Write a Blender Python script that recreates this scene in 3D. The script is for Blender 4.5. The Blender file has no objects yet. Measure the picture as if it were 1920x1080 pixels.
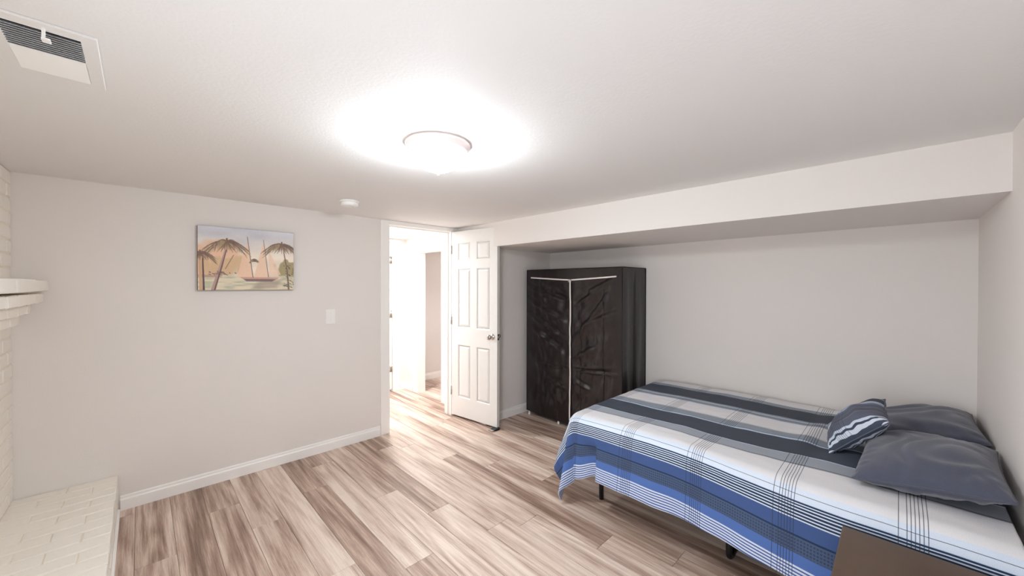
import bpy, bmesh, math, random
import numpy as np
from mathutils import Vector, Matrix, noise
random.seed(7)
SC = bpy.context.scene
COL = SC.collection
PI = math.pi

# ------------------------------------------------------------------ camera
CAM_H = 1.435
yaw, pitch, roll = math.radians(44.4), math.radians(-.45), math.radians(-.11)
right = Vector((math.cos(yaw), -math.sin(yaw), 0)); fwd = Vector((math.sin(yaw), math.cos(yaw), 0)); up = Vector((0, 0, 1))
f2 = fwd*math.cos(pitch) + up*math.sin(pitch); u2 = -fwd*math.sin(pitch) + up*math.cos(pitch)
r3 = right*math.cos(roll) - u2*math.sin(roll); u3 = right*math.sin(roll) + u2*math.cos(roll)
cam_d = bpy.data.cameras.new('camera'); cam = bpy.data.objects.new('camera', cam_d); COL.objects.link(cam)
cam.matrix_world = Matrix(((r3.x, u3.x, -f2.x, 0), (r3.y, u3.y, -f2.y, 0), (r3.z, u3.z, -f2.z, CAM_H), (0, 0, 0, 1)))
cam_d.sensor_width = 36; cam_d.lens = 711/1920*36; cam_d.clip_start = .02
SC.camera = cam

# ------------------------------------------------------------------ world, exposure, ceiling lamps
w = bpy.data.worlds.new('world'); SC.world = w; w.use_nodes = True
w.node_tree.nodes['Background'].inputs[0].default_value = (.9, .92, 1, 1)
w.node_tree.nodes['Background'].inputs[1].default_value = .3
SC.view_settings.view_transform = 'Standard'; SC.view_settings.look = 'None'
SC.view_settings.gamma = 1; SC.view_settings.use_curve_mapping = False
SC.view_settings.exposure = 2.55
SC.cycles.use_denoising = True
SC.cycles.max_bounces = 16; SC.cycles.diffuse_bounces = 12; SC.cycles.glossy_bounces = 4
SC.cycles.sample_clamp_indirect = 6
LAMP = (.945, 1.435)
LAMP_STRENGTH = 24.5

def light(name, kind, loc, energy, color, size=.3, rot=(0, 0, 0)):
    d = bpy.data.lights.new(name, kind); d.energy = energy; d.color = color
    if kind == 'AREA': d.shape = 'DISK'; d.size = size
    else: d.shadow_soft_size = size
    o = bpy.data.objects.new(name, d); o.location = loc; o.rotation_euler = rot; COL.objects.link(o); return o
light('hall_lamp', 'AREA', (2.0, 4.15, 2.04), 6.5, (.95, .97, 1), .3)
light('side_room_lamp', 'AREA', (3.5, 4.3, 2.04), 5, (.97, .97, 1), .3)

# ------------------------------------------------------------------ materials
def lin(c):
    return tuple(((x/255)/12.92 if x/255 <= .04045 else ((x/255+.055)/1.055)**2.4) for x in c)
def mat(name, rgb, rough=.6, metal=0, bump=0, bscale=60, spec=.5, sheen=0, coat=0, var=0):
    m = bpy.data.materials.new(name); m.use_nodes = True; nt = m.node_tree; b = nt.nodes['Principled BSDF']
    c = lin(rgb); b.inputs['Base Color'].default_value = (*c, 1)
    b.inputs['Roughness'].default_value = rough; b.inputs['Metallic'].default_value = metal
    b.inputs['Specular IOR Level'].default_value = spec
    if sheen: b.inputs['Sheen Weight'].default_value = sheen
    if coat: b.inputs['Coat Weight'].default_value = coat
    if bump or var:
        tc = nt.nodes.new('ShaderNodeTexCoord'); n = nt.nodes.new('ShaderNodeTexNoise')
        n.inputs['Scale'].default_value = bscale; n.inputs['Detail'].default_value = 5
        nt.links.new(tc.outputs['Object'], n.inputs['Vector'])
        if bump:
            bp = nt.nodes.new('ShaderNodeBump'); bp.inputs['Strength'].default_value = bump; bp.inputs['Distance'].default_value = .004
            nt.links.new(n.outputs['Fac'], bp.inputs['Height']); nt.links.new(bp.outputs['Normal'], b.inputs['Normal'])
        if var:
            mx = nt.nodes.new('ShaderNodeMix'); mx.data_type = 'RGBA'
            mx.inputs[6].default_value = (*[x*(1-var) for x in c], 1); mx.inputs[7].default_value = (*[min(1, x*(1+var)) for x in c], 1)
            nt.links.new(n.outputs['Fac'], mx.inputs[0]); nt.links.new(mx.outputs[2], b.inputs['Base Color'])
    return m
M = {}
M['wall'] = mat('wall_paint', (229, 224, 220), .85, bump=.12, bscale=140, spec=.25)
M['ceil'] = mat('ceiling_paint', (229, 228, 227), .75, bump=.15, bscale=90, spec=.3)
M['trim'] = mat('trim_paint', (243, 241, 238), .4)
M['door'] = mat('door_paint', (234, 233, 230), .38)
M['brick'] = mat('white_painted_brick', (236, 231, 222), .75, bump=.7, bscale=45)
M['mortar'] = mat('painted_mortar', (234, 226, 212), .9, bump=.6, bscale=60)
M['chrome'] = mat('brushed_nickel', (190, 185, 178), .25, metal=1)
M['black'] = mat('black_metal', (22, 22, 24), .4)
M['rubber'] = mat('black_rubber', (24, 23, 24), .55)
M['subfloor'] = mat('subfloor', (92, 72, 60), .8)
M['plastic'] = mat('white_plastic', (240, 239, 236), .35)
M['grey'] = mat('dark_duct', (52, 56, 62), .8)
M['slat'] = mat('vent_slat_paint', (206, 208, 210), .5)
M['pillow'] = mat('charcoal_microfibre', (72, 76, 92), .9, bump=.35, bscale=260, sheen=.35, var=.12)
M['mattress'] = mat('mattress_ticking', (205, 205, 210), .85, bump=.2, bscale=120)
M['zip'] = mat('white_zip_tape', (232, 226, 222), .5)
M['canvas_side'] = mat('canvas_side', (92, 86, 80), .8)
M['wood'] = mat('dark_brown_wood', (88, 70, 56), .45, var=.25, bscale=9, bump=.1)
M['wardrobe'] = mat('black_brown_nonwoven_fabric', (28, 20, 22), .33, bump=.5, bscale=40, spec=.6, var=.25)
M['seam'] = mat('dark_piping', (24, 19, 20), .6)

def emission(name, rgb, s):
    m = bpy.data.materials.new(name); m.use_nodes = True; b = m.node_tree.nodes['Principled BSDF']
    b.inputs['Base Color'].default_value = (.8, .8, .8, 1)
    b.inputs['Emission Color'].default_value = (*rgb, 1); b.inputs['Emission Strength'].default_value = s
    return m
M['glass'] = emission('lit_frosted_glass', (.86, .945, 1.0), LAMP_STRENGTH)
M['fill_glow'] = emission('window_fill_glow', (.84, .91, 1), 1.7)  # glow of the added, unseen window that brightens the room
M['ring'] = mat('pale_rose_metal_ring', (238, 222, 220), .45)

def floor_mat():
    m = bpy.data.materials.new('greige_wood_plank'); m.use_nodes = True; nt = m.node_tree; L = nt.links; b = nt.nodes['Principled BSDF']
    N = nt.nodes.new
    tc = N('ShaderNodeTexCoord'); oi = N('ShaderNodeObjectInfo')
    mul = N('ShaderNodeMath'); mul.operation = 'MULTIPLY'; mul.inputs[1].default_value = 57.0; L.new(oi.outputs['Random'], mul.inputs[0])
    cmb = N('ShaderNodeCombineXYZ'); L.new(mul.outputs[0], cmb.inputs[0]); L.new(mul.outputs[0], cmb.inputs[1])
    add = N('ShaderNodeVectorMath'); add.operation = 'ADD'; L.new(tc.outputs['Object'], add.inputs[0]); L.new(cmb.outputs[0], add.inputs[1])
    def noise_(scale, sx, sy, det=6, rough=.6, dist=0):
        mp = N('ShaderNodeMapping'); mp.inputs['Scale'].default_value = (sx, sy, 1); L.new(add.outputs[0], mp.inputs[0])
        n = N('ShaderNodeTexNoise'); n.inputs['Scale'].default_value = scale; n.inputs['Detail'].default_value = det
        n.inputs['Roughness'].default_value = rough; n.inputs['Distortion'].default_value = dist; L.new(mp.outputs[0], n.inputs['Vector']); return n
    big = noise_(1, 9, .55, 3, .5, .25)       # broad dark and light streaks
    fine = noise_(1, 170, 6, 6, .75, .2)       # fine grain
    mid = noise_(1, 38, .9, 4, .6, .2)
    # cathedral rings
    mp = N('ShaderNodeMapping'); mp.inputs['Scale'].default_value = (8, .75, 1); L.new(add.outputs[0], mp.inputs[0])
    wv = N('ShaderNodeTexNoise'); wv.inputs['Scale'].default_value = .8; wv.inputs['Detail'].default_value = 1.2; L.new(mp.outputs[0], wv.inputs['Vector'])
    m1 = N('ShaderNodeMath'); m1.operation = 'MULTIPLY'; m1.inputs[1].default_value = 46; L.new(wv.outputs['Fac'], m1.inputs[0])
    sn = N('ShaderNodeMath'); sn.operation = 'SINE'; L.new(m1.outputs[0], sn.inputs[0])
    def mm(op, a, bb=0.0):
        x = N('ShaderNodeMath'); x.operation = op
        for i, v in enumerate((a, bb)):
            if isinstance(v, (int, float)): x.inputs[i].default_value = v
            else: L.new(v, x.inputs[i])
        return x.outputs[0]
    tot = mm('MULTIPLY', mm('SUBTRACT', big.outputs['Fac'], .5), 1.5)
    tot = mm('ADD', tot, mm('MULTIPLY', mm('SUBTRACT', fine.outputs['Fac'], .5), 1.1))
    tot = mm('ADD', tot, mm('MULTIPLY', mm('SUBTRACT', mid.outputs['Fac'], .5), 1.25))
    tot = mm('ADD', tot, mm('MULTIPLY', sn.outputs[0], .11))
    tot = mm('ADD', tot, mm('MULTIPLY', mm('SUBTRACT', oi.outputs['Random'], .5), .42))
    tot = mm('ADD', tot, .56)
    cr = N('ShaderNodeValToRGB'); L.new(tot, cr.inputs[0]); e = cr.color_ramp.elements
    e[0].position = .0; e[0].color = (*lin((122, 97, 83)), 1); e[1].position = 1; e[1].color = (*lin((226, 209, 195)), 1)
    x = e.new(.35); x.color = (*lin((165, 139, 124)), 1); x = e.new(.62); x.color = (*lin((198, 176, 161)), 1)
    L.new(cr.outputs[0], b.inputs['Base Color']); b.inputs['Roughness'].default_value = .42; b.inputs['Specular IOR Level'].default_value = .5
    bp = N('ShaderNodeBump'); bp.inputs['Strength'].default_value = .12; bp.inputs['Distance'].default_value = .002
    L.new(fine.outputs['Fac'], bp.inputs['Height']); L.new(bp.outputs[0], b.inputs['Normal'])
    return m
M['plank'] = floor_mat()

def quilt_mat():
    """woven stripes: uv.x = v, metres from the near top edge of the bed (negative on top); uv.y = metres along the bed"""
    m = bpy.data.materials.new('woven_plaid_cotton'); m.use_nodes = True; nt = m.node_tree; L = nt.links; b = nt.nodes['Principled BSDF']; N = nt.nodes.new
    uv = N('ShaderNodeUVMap'); uv.uv_map = 'weave'; sp = N('ShaderNodeSeparateXYZ'); L.new(uv.outputs[0], sp.inputs[0])
    V, T = sp.outputs[0], sp.outputs[1]
    def mm(op, a, bb=None, c=None):
        x = N('ShaderNodeMath'); x.operation = op
        for i, v in enumerate((a, bb, c)):
            if v is None: continue
            if isinstance(v, (int, float)): x.inputs[i].default_value = v
            else: L.new(v, x.inputs[i])
        return x.outputs[0]
    CRE, PIN, CHA, LBL = (218, 217, 220), (124, 134, 146), (70, 76, 87), (188, 203, 222)
    NAV, MBL, BBL, DOT, SID = (38, 56, 84), (66, 88, 136), (80, 110, 172), (74, 90, 118), (206, 216, 230)  # bluish light on the hanging side is put into SID and the lower blues
    bands = [(-1.60, CRE), (-1.225, PIN), (-1.155, CHA), (-.93, PIN), (-.905, LBL), (-.89, (110, 118, 130)), (-.84, LBL), (-.825, CRE), (-.625, PIN), (-.53, LBL), (-.505, CHA),
             (-.30, LBL), (-.292, (140, 146, 156)), (-.205, (90, 96, 108)), (-.198, CRE), (-.04, SID), (.026, LBL), (.029, NAV)]
    p = .029
    for i in range(6): bands += [(p, NAV), (p+.0075, SID)]; p += .0125
    bands += [(.104, MBL), (.160, NAV), (.167, DOT), (.229, BBL)]
    bands2 = []
    p = .275
    for i in range(7): bands2 += [(p, SID), (p+.0075, (70, 94, 156))]; p += .0135
    lo, hi = -1.60, .38
    def ramp(bs, lo, hi):
        mr = N('ShaderNodeMapRange'); mr.inputs['From Min'].default_value = lo; mr.inputs['From Max'].default_value = hi; L.new(V, mr.inputs['Value'])
        cr = N('ShaderNodeValToRGB'); cr.color_ramp.interpolation = 'CONSTANT'; L.new(mr.outputs[0], cr.inputs[0]); e = cr.color_ramp.elements
        first = True
        for i, (q, c) in enumerate(bs):
            pos = (q-lo)/(hi-lo)
            if i < 2: x = e[i]; x.position = pos
            else: x = e.new(pos)
            x.color = (*lin(c), 1)
        return cr.outputs[0]
    def mix(f, a, bb):
        x = N('ShaderNodeMix'); x.data_type = 'RGBA'
        for s, v in ((0, f), (6, a), (7, bb)):
            if isinstance(v, tuple): x.inputs[s].default_value = (*v, 1)
            elif isinstance(v, (int, float)): x.inputs[s].default_value = v
            else: L.new(v, x.inputs[s])
        return x.outputs[2]
    bands = sorted(set(bands), key=lambda q: q[0])
    a_top = [x for x in bands if x[0] < .02]; a_side = [x for x in bands if x[0] >= .02 and x[0] < .275]
    c1 = ramp(a_top, -1.60, .03); c2 = ramp([(.02, SID)] + a_side, .02, .28); c3 = ramp(bands2, .275, .40)
    col = mix(mm('GREATER_THAN', V, .0255), c1, c2); col = mix(mm('GREATER_THAN', V, .275), col, c3)
    # pinstripe texture inside the greyer bands
    def inband(a, bb): return mm('MULTIPLY', mm('GREATER_THAN', V, a), mm('LESS_THAN', V, bb))
    pin = mm('GREATER_THAN', mm('SINE', mm('MULTIPLY', V, 2*PI/.0085)), .0)
    zone = inband(-1.225, -1.16)
    for a, bb in [(-.93, -.825), (-.625, -.535), (-.292, -.2)]: zone = mm('ADD', zone, inband(a, bb))
    col = mix(mm('MULTIPLY', mm('MULTIPLY', pin, zone), .45), col, lin((190, 196, 204)))
    pin2 = mm('GREATER_THAN', mm('SINE', mm('MULTIPLY', V, 2*PI/.0125)), -.1); dots = mm('GREATER_THAN', mm('SINE', mm('MULTIPLY', T, 2*PI/.011)), -.35)
    z2 = inband(.169, .227)
    col = mix(mm('MULTIPLY', mm('MULTIPLY', pin2, z2), mm('MULTIPLY', dots, .75)), col, lin((48, 58, 86)))
    # thin dark lines along the bed
    for q, wd in [(-.004, .0016), (-.19, .0012), (-.627, .002), (-1.43+.0, .004)]:
        col = mix(mm('MULTIPLY', mm('LESS_THAN', mm('ABSOLUTE', mm('SUBTRACT', V, q)), wd), .8), col, lin((58, 62, 78)))
    # seven thin dark lines across the bed, repeated every .385 m
    ph = mm('MODULO', mm('SUBTRACT', 10*.385+1.155, T), .385)      # 0 at first line, growing towards the head
    near = None
    for q in [0.004, .026, .0365, .047, .0575, .068, .079]:
        l = mm('LESS_THAN', mm('ABSOLUTE', mm('SUBTRACT', ph, q)), .0013)
        near = l if near is None else mm('ADD', near, l)
    dark = inband(-1.155, -.93); dark = mm('ADD', dark, inband(-.505, -.30))
    fac = mm('MULTIPLY', near, mm('SUBTRACT', .8, mm('MULTIPLY', dark, .72)))
    col = mix(fac, col, lin((56, 60, 76)))
    nz = N('ShaderNodeTexNoise'); nz.inputs['Scale'].default_value = 420; nz.inputs['Detail'].default_value = 2
    L.new(uv.outputs[0], nz.inputs['Vector'])
    hs = N('ShaderNodeHueSaturation'); L.new(col, hs.inputs['Color']); L.new(mm('ADD', mm('MULTIPLY', nz.outputs['Fac'], .36), .82), hs.inputs['Value'])
    L.new(hs.outputs[0], b.inputs['Base Color']); b.inputs['Roughness'].default_value = .85; b.inputs['Specular IOR Level'].default_value = .25
    bp = N('ShaderNodeBump'); bp.inputs['Strength'].default_value = .15; bp.inputs['Distance'].default_value = .002
    L.new(nz.outputs['Fac'], bp.inputs['Height']); L.new(bp.outputs[0], b.inputs['Normal'])
    return m
M['quilt'] = quilt_mat()

# ------------------------------------------------------------------ helpers
def link(name, me, m, parent=None, smooth=False):
    o = bpy.data.objects.new(name, me); COL.objects.link(o)
    if m is not None and not me.materials: me.materials.append(m)
    if parent: o.parent = parent
    if smooth:
        for p in me.polygons: p.use_smooth = True
    return o
class MB:
    def __init__(s): s.bm = bmesh.new()
    def box(s, a, b, bev=0, mtx=None, seg=2):
        bm = bmesh.new(); bmesh.ops.create_cube(bm, size=1)
        c = [(a[i]+b[i])/2 for i in range(3)]; d = [abs(b[i]-a[i]) for i in range(3)]
        for v in bm.verts: v.co = Vector((c[0]+v.co.x*d[0], c[1]+v.co.y*d[1], c[2]+v.co.z*d[2]))
        if bev: bmesh.ops.bevel(bm, geom=list(bm.edges), offset=bev, segments=seg, profile=.5, affect='EDGES')
        if mtx: bmesh.ops.transform(bm, matrix=mtx, verts=bm.verts)
        s._add(bm); return s
    def _add(s, bm):
        me = bpy.data.meshes.new('t'); bm.to_mesh(me); bm.free(); s.bm.from_mesh(me); bpy.data.meshes.remove(me)
    def prism(s, pts, axis, a, b):
        """extrude a polygon of 2D points along an axis (0,1,2) from a to b"""
        bm = s.bm; ids = [i for i in range(3) if i != axis]
        def mk(p, h):
            co = [0, 0, 0]; co[ids[0]], co[ids[1]] = p; co[axis] = h; return bm.verts.new(co)
        A = [mk(p, a) for p in pts]; B = [mk(p, b) for p in pts]; n = len(pts)
        bm.faces.new(A); bm.faces.new(B[::-1])
        for i in range(n): bm.faces.new((A[i], B[i], B[(i+1) % n], A[(i+1) % n]))
        return s
    def lathe(s, prof, seg=48, mtx=None):
        bm = bmesh.new(); rings = []
        for r, z in prof:
            if r < 1e-6: rings.append([bm.verts.new((0, 0, z))])
            else: rings.append([bm.verts.new((r*math.cos(2*PI*k/seg), r*math.sin(2*PI*k/seg), z)) for k in range(seg)])
        for A, B in zip(rings, rings[1:]):
            for k in range(seg):
                k2 = (k+1) % seg
                if len(A) == 1 and len(B) > 1: bm.faces.new((A[0], B[k], B[k2]))
                elif len(B) == 1 and len(A) > 1: bm.faces.new((A[k], B[0], A[k2]))
                elif len(A) > 1: bm.faces.new((A[k], B[k], B[k2], A[k2]))
        if mtx: bmesh.ops.transform(bm, matrix=mtx, verts=bm.verts)
        s._add(bm); return s
    def tube(s, pts, r, seg=10):
        bm = s.bm; pts = [Vector(p) for p in pts]; rings = []
        for i, p in enumerate(pts):
            t = (pts[min(i+1, len(pts)-1)] - pts[max(i-1, 0)]).normalized()
            n = t.orthogonal().normalized() if i == 0 else (n - t*n.dot(t)).normalized()
            bb = t.cross(n)
            rings.append([bm.verts.new(p + (n*math.cos(2*PI*k/seg) + bb*math.sin(2*PI*k/seg))*r) for k in range(seg)])
        for A, B in zip(rings, rings[1:]):
            for k in range(seg): bm.faces.new((A[k], A[(k+1) % seg], B[(k+1) % seg], B[k]))
        bm.faces.new(rings[0][::-1]); bm.faces.new(rings[-1]); return s
    def ribbon(s, pts, half, nrm, th=.002):
        """flat tape along pts, half width vector 'half' and thickness along nrm"""
        bm = s.bm; nrm = Vector(nrm)
        R = []
        for p, h in zip(pts, half):
            p = Vector(p); h = Vector(h)
            R.append([bm.verts.new(p-h), bm.verts.new(p+h), bm.verts.new(p+h+nrm*th), bm.verts.new(p-h+nrm*th)])
        for A, B in zip(R, R[1:]):
            for k in range(4): bm.faces.new((A[k], A[(k+1) % 4], B[(k+1) % 4], B[k]))
        bm.faces.new(R[0][::-1]); bm.faces.new(R[-1]); return s
    def mesh(s, name):
        bmesh.ops.recalc_face_normals(s.bm, faces=s.bm.faces)
        me = bpy.data.meshes.new(name); s.bm.to_mesh(me); s.bm.free(); return me
    def out(s, name, m, parent=None, smooth=False, kind=None):
        o = link(name, s.mesh(name), m, parent, smooth)
        if kind: o['kind'] = kind
        return o
def thing(name, label, cat, loc=(0, 0, 0), rz=0, group=None):
    o = bpy.data.objects.new(name, None); COL.objects.link(o); o.location = loc; o.rotation_euler = (0, 0, rz); o.empty_display_size = .1
    o['label'] = label; o['category'] = cat
    if group: o['group'] = group
    return o
def tag(o, label, cat, group=None):
    o['label'] = label; o['category'] = cat
    if group: o['group'] = group
    return o
def grid_mesh(name, nu, nv, fn, uvfn=None):
    """fn(i,j)->co ; quads"""
    vs = [fn(i/(nu-1), j/(nv-1)) for j in range(nv) for i in range(nu)]
    fs = [(j*nu+i, j*nu+i+1, (j+1)*nu+i+1, (j+1)*nu+i) for j in range(nv-1) for i in range(nu-1)]
    me = bpy.data.meshes.new(name); me.from_pydata(vs, [], fs)
    if uvfn:
        uv = me.uv_layers.new(name='weave')
        U = [uvfn(i/(nu-1), j/(nv-1)) for j in range(nv) for i in range(nu)]
        for lp in me.loops: uv.data[lp.index].uv = U[lp.vertex_index]
    me.update(); return me

# ------------------------------------------------------------------ room numbers (metres)
H = 2.058; YA = 3.451; XS = 2.518; ZS = 1.819; YR = -.317; XL = -.53; YJ = 2.97
def XW(y): return 3.433 + (y-YR)*.0381            # back of the alcove, slightly out of square
TH = .11; YH = YA+TH; XHR = 2.62; YE = 4.78; XHL = 1.25
DX0, DX1, DZ = 1.715, 2.44, 2.018                  # doorway

# floor with its planks
fl = MB().box((-.75, -.55, -.06), (4.9, 5.3, -.004)).out('floor', M['subfloor'], kind='structure')
PW, PL = .1635, 1.478
butt = {0: 2.678, 2: 3.02, 3: 2.645, 6: 3.213, 7: 2.45, 8: 2.06, 9: 1.675, 12: 2.278, 1: 2.2, 4: 1.95, 5: 2.86, 10: 3.05, 11: 2.62, 13: 3.3, 14: 1.9, 15: 2.75, 16: 2.4, 17: 1.6}
def in_room(x0, x1, y0, y1):
    xm = (x0+x1)/2
    if y0 < YA: return x1 > -.12 and x0 < XW(y0)+.05
    return x1 > XHL-.1 and x0 < 4.1
for k in range(-1, 26):
    x0 = -.03+PW*k; x1 = x0+PW
    off = butt.get(k, (k*.613) % PL + 1.0)
    ys = [off + n*PL for n in range(-4, 5)]
    for a, b in zip(ys, ys[1:]):
        a2, b2 = max(a, YR-.02), min(b, 5.02)
        if b2-a2 < .02: continue
        if k >= 16 and b2 < YA and (x0 > XW(a2)): continue
        if not in_room(x0, x1, a2, b2): continue
        if x0 > 2.65 and a2 < YJ < b2 and False: continue
        hx, hy = (PW-.0014)/2, (b2-a2-.0016)/2
        o = MB().box((-hx, -hy, -.006), (hx, hy, 0), .0008, seg=1).out('plank', M['plank'], fl)
        o.location = ((x0+x1)/2, (a2+b2)/2, random.uniform(-.0003, 0))

# ceiling
MB().box((XL-.1, YR-.1, H), (3.62, YE+.4, H+.1)).out('ceiling', M['ceil'], kind='structure')
# walls
mb = MB()
mb.box((XL-.1, YA, 0), (DX0, YH, H)); mb.box((DX0, YA, DZ), (DX1, YH, H)); mb.box((DX1, YA, 0), (XHR, YH, H))
mb.out('wall_back', M['wall'], kind='structure')
MB().prism([(XS, YJ), (XW(YJ)+.12, YJ), (XW(YJ)+.12, YA), (XS, YA)], 2, 0, H).out('wall_alcove_side', M['wall'], kind='structure')
MB().prism([(XW(YR-.1), YR-.1), (XW(YJ), YJ+.02), (XW(YJ)+.12, YJ+.02), (XW(YR-.1)+.12, YR-.1)], 2, 0, H).out('wall_alcove', M['wall'], kind='structure')
MB().prism([(XS, YR), (XW(YR), YR), (XW(YJ), YJ), (XS, YJ)], 2, ZS, H).out('wall_soffit', M['wall'], kind='structure')
MB().box((XL-.1, YR-.1, 0), (3.55, YR, H)).out('wall_right', M['wall'], kind='structure')
WY_0, WY_1, WZ_0, WZ_1 = -.20, .85, .70, 1.50      # unseen window added as fill light in the left wall, beside the camera
mb = MB(); mb.box((XL-.1, YR, 0), (XL, WY_0, H)); mb.box((XL-.1, WY_1, 0), (XL, YA, H)); mb.box((XL-.1, WY_0, 0), (XL, WY_1, WZ_0)); mb.box((XL-.1, WY_0, WZ_1), (XL, WY_1, H))
mb.out('wall_left', M['wall'], kind='structure')
mb = MB(); q = .04
mb.box((XL-.07, WY_0, WZ_0), (XL-.03, WY_0+q, WZ_1), .003); mb.box((XL-.07, WY_1-q, WZ_0), (XL-.03, WY_1, WZ_1), .003); mb.box((XL-.07, WY_0+q, WZ_0), (XL-.03, WY_1-q, WZ_0+q), .003); mb.box((XL-.07, WY_0+q, WZ_1-q), (XL-.03, WY_1-q, WZ_1), .003)
mb.box((XL-.065, (WY_0+WY_1)/2-.015, WZ_0+q), (XL-.035, (WY_0+WY_1)/2+.015, WZ_1-q), .002)
wn = mb.out('fill_window', M['trim'], kind='structure')
MB().box((XL-.056, WY_0+q, WZ_0+q), (XL-.052, WY_1-q, WZ_1-q)).out('fill_pane', M['fill_glow'], wn)  # glowing sheet added out of view to even out the room light
# hall and room beyond
MB().box((XHL-.1, YH, 0), (XHL, YE, H)).out('wall_hall_left', M['wall'], kind='structure')
mb = MB(); D2Y0, D2Y1, D2Z = 3.89, 4.46, 1.868
mb.box((XHR, YH, 0), (XHR+.1, D2Y0, H)); mb.box((XHR, D2Y1, 0), (XHR+.1, 5.0, H)); mb.box((XHR, D2Y0, D2Z), (XHR+.1, D2Y1, H))
mb.out('wall_hall_right', M['wall'], kind='structure')
E0, E1, EZ = 1.64, 2.425, 2.0
mb = MB(); mb.box((XHL-.1, YE, 0), (E0, YE+.1, H)); mb.box((E1, YE, 0), (XHR, YE+.1, H)); mb.box((E0, YE, EZ), (E1, YE+.1, H))
mb.out('wall_hall_end', M['wall'], kind='structure')
MB().box((XHR+.1, 5.0, 0), (4.7, 5.1, H)).out('wall_far', M['wall'], kind='structure')
MB().box((4.6, YH, 0), (4.7, 5.0, H)).out('wall_far_right', M['wall'], kind='structure')
MB().box((3.62, YH-.11, H), (4.7, 5.1, H+.1)).box((XHR+.1, 4.3, 1.93), (4.6, 5.0, H)).out('ceiling_far', M['ceil'], kind='structure')
MB().box((XHR+.1, YH-.1, 0), (4.7, YH, H)).out('wall_near_far', M['wall'], kind='structure')

# baseboards: profile with a rounded top
def baseboard(name, p0, p1, nrm, h=.092, t=.014):
    """p0,p1 on the wall face at floor; nrm points into the room"""
    p0 = Vector((*p0, 0)); p1 = Vector((*p1, 0)); n = Vector((*nrm, 0)).normalized()
    prof = [(0, 0), (t, 0), (t, h*.62), (t*.95, h*.72), (t*.6, h*.8), (t*.55, h*.93), (t*.35, h), (0, h)]
    bm = bmesh.new(); A = [bm.verts.new(p0+n*a+Vector((0, 0, z))) for a, z in prof]; B = [bm.verts.new(p1+n*a+Vector((0, 0, z))) for a, z in prof]
    k = len(prof); bm.faces.new(A); bm.faces.new(B[::-1])
    for i in range(k): bm.faces.new((A[i], B[i], B[(i+1) % k], A[(i+1) % k]))
    bmesh.ops.recalc_face_normals(bm, faces=bm.faces)
    me = bpy.data.meshes.new(name); bm.to_mesh(me); bm.free(); o = link(name, me, M['trim']); o['kind'] = 'structure'; return o
baseboard('baseboard_back', (-.098, YA), (1.622, YA), (0, -1))
baseboard('baseboard_alcove_side', (XS, YJ), (XW(YJ), YJ), (0, -1))
baseboard('baseboard_alcove', (XW(1.72), 1.72), (XW(YJ), YJ), (-1, 0))
baseboard('baseboard_right', (XL, YR), (3.40, YR), (0, 1))
baseboard('baseboard_hall_end', (2.53, YE), (XHR, YE), (0, -1), h=.10)
baseboard('baseboard_hall_right', (XHR, 4.58), (XHR, YE), (-1, 0), h=.10)
baseboard('baseboard_far', (XHR+.1, 5.0), (4.6, 5.0), (0, -1), h=.10)
baseboard('baseboard_hall_left', (XHL, YH), (XHL, YE), (1, 0), h=.10)

# door trims (casing + jamb)
mb = MB(); cy = YA-.014
mb.box((DX0-.088, cy, 0), (DX0-.004, YA, H-.001), .004); mb.box((DX0-.0035, cy, DZ+.0), (DX1+.0115, YA, H-.001), .003); mb.box((DX1+.012, cy, 0), (XS-.003, YA, H-.001), .004)
mb.box((DX0-.0035, YA-.006, 0), (DX0+.004, YH+.005, DZ)); mb.box((DX1-.003, YA-.006, 0), (DX1+.0115, YH+.005, DZ)); mb.box((DX0+.0045, YA-.0055, DZ-.002), (DX1-.0035, YH+.004, DZ+.012))
mb.box((DX0+.002, YA+.045, 0), (DX0+.014, YH-.03, DZ-.001), .002); mb.box((DX1-.014, YA+.045, 0), (DX1, YH-.03, DZ), .002); mb.box((DX0+.0122, YA+.045, DZ-.014), (DX1-.0122, YH-.03, DZ-.002), .002)
mb.box((DX0-.07, YH, 0), (DX0, YH+.014, H-.002), .003); mb.box((DX1, YH, 0), (DX1+.07, YH+.014, H-.002), .003)
mb.out('trim_1', M['trim'], kind='structure')
mb = MB()      # side doorway in the hall
x = XHR-.014
mb.box((x, D2Y0-.075, 0), (XHR, D2Y0+.004, D2Z+.07), .004); mb.box((x, D2Y1-.004, 0), (XHR, D2Y1+.10, D2Z+.07), .004); mb.box((x, D2Y0+.0045, D2Z-.002), (XHR, D2Y1-.0045, D2Z+.07), .003)
mb.box((XHR+.0005, D2Y0-.002, 0), (XHR+.11, D2Y0+.008, D2Z+.001)); mb.box((XHR+.0005, D2Y1-.008, 0), (XHR+.11, D2Y1+.002, D2Z+.001)); mb.box((XHR+.0005, D2Y0+.0085, D2Z-.01), (XHR+.109, D2Y1-.0085, D2Z+.002))
mb.out('trim_2', M['trim'], kind='structure')
mb = MB()
mb.box((E1+.006, YE-.014, 0), (E1+.10, YE, EZ+.045), .004); mb.box((E0-.09, YE-.014, 0), (E0-.006, YE, EZ+.045), .004); mb.box((E0-.0055, YE-.014, EZ+.004), (E1+.0055, YE, EZ+.045), .003)
mb.out('trim_3', M['trim'], kind='structure')

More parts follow.
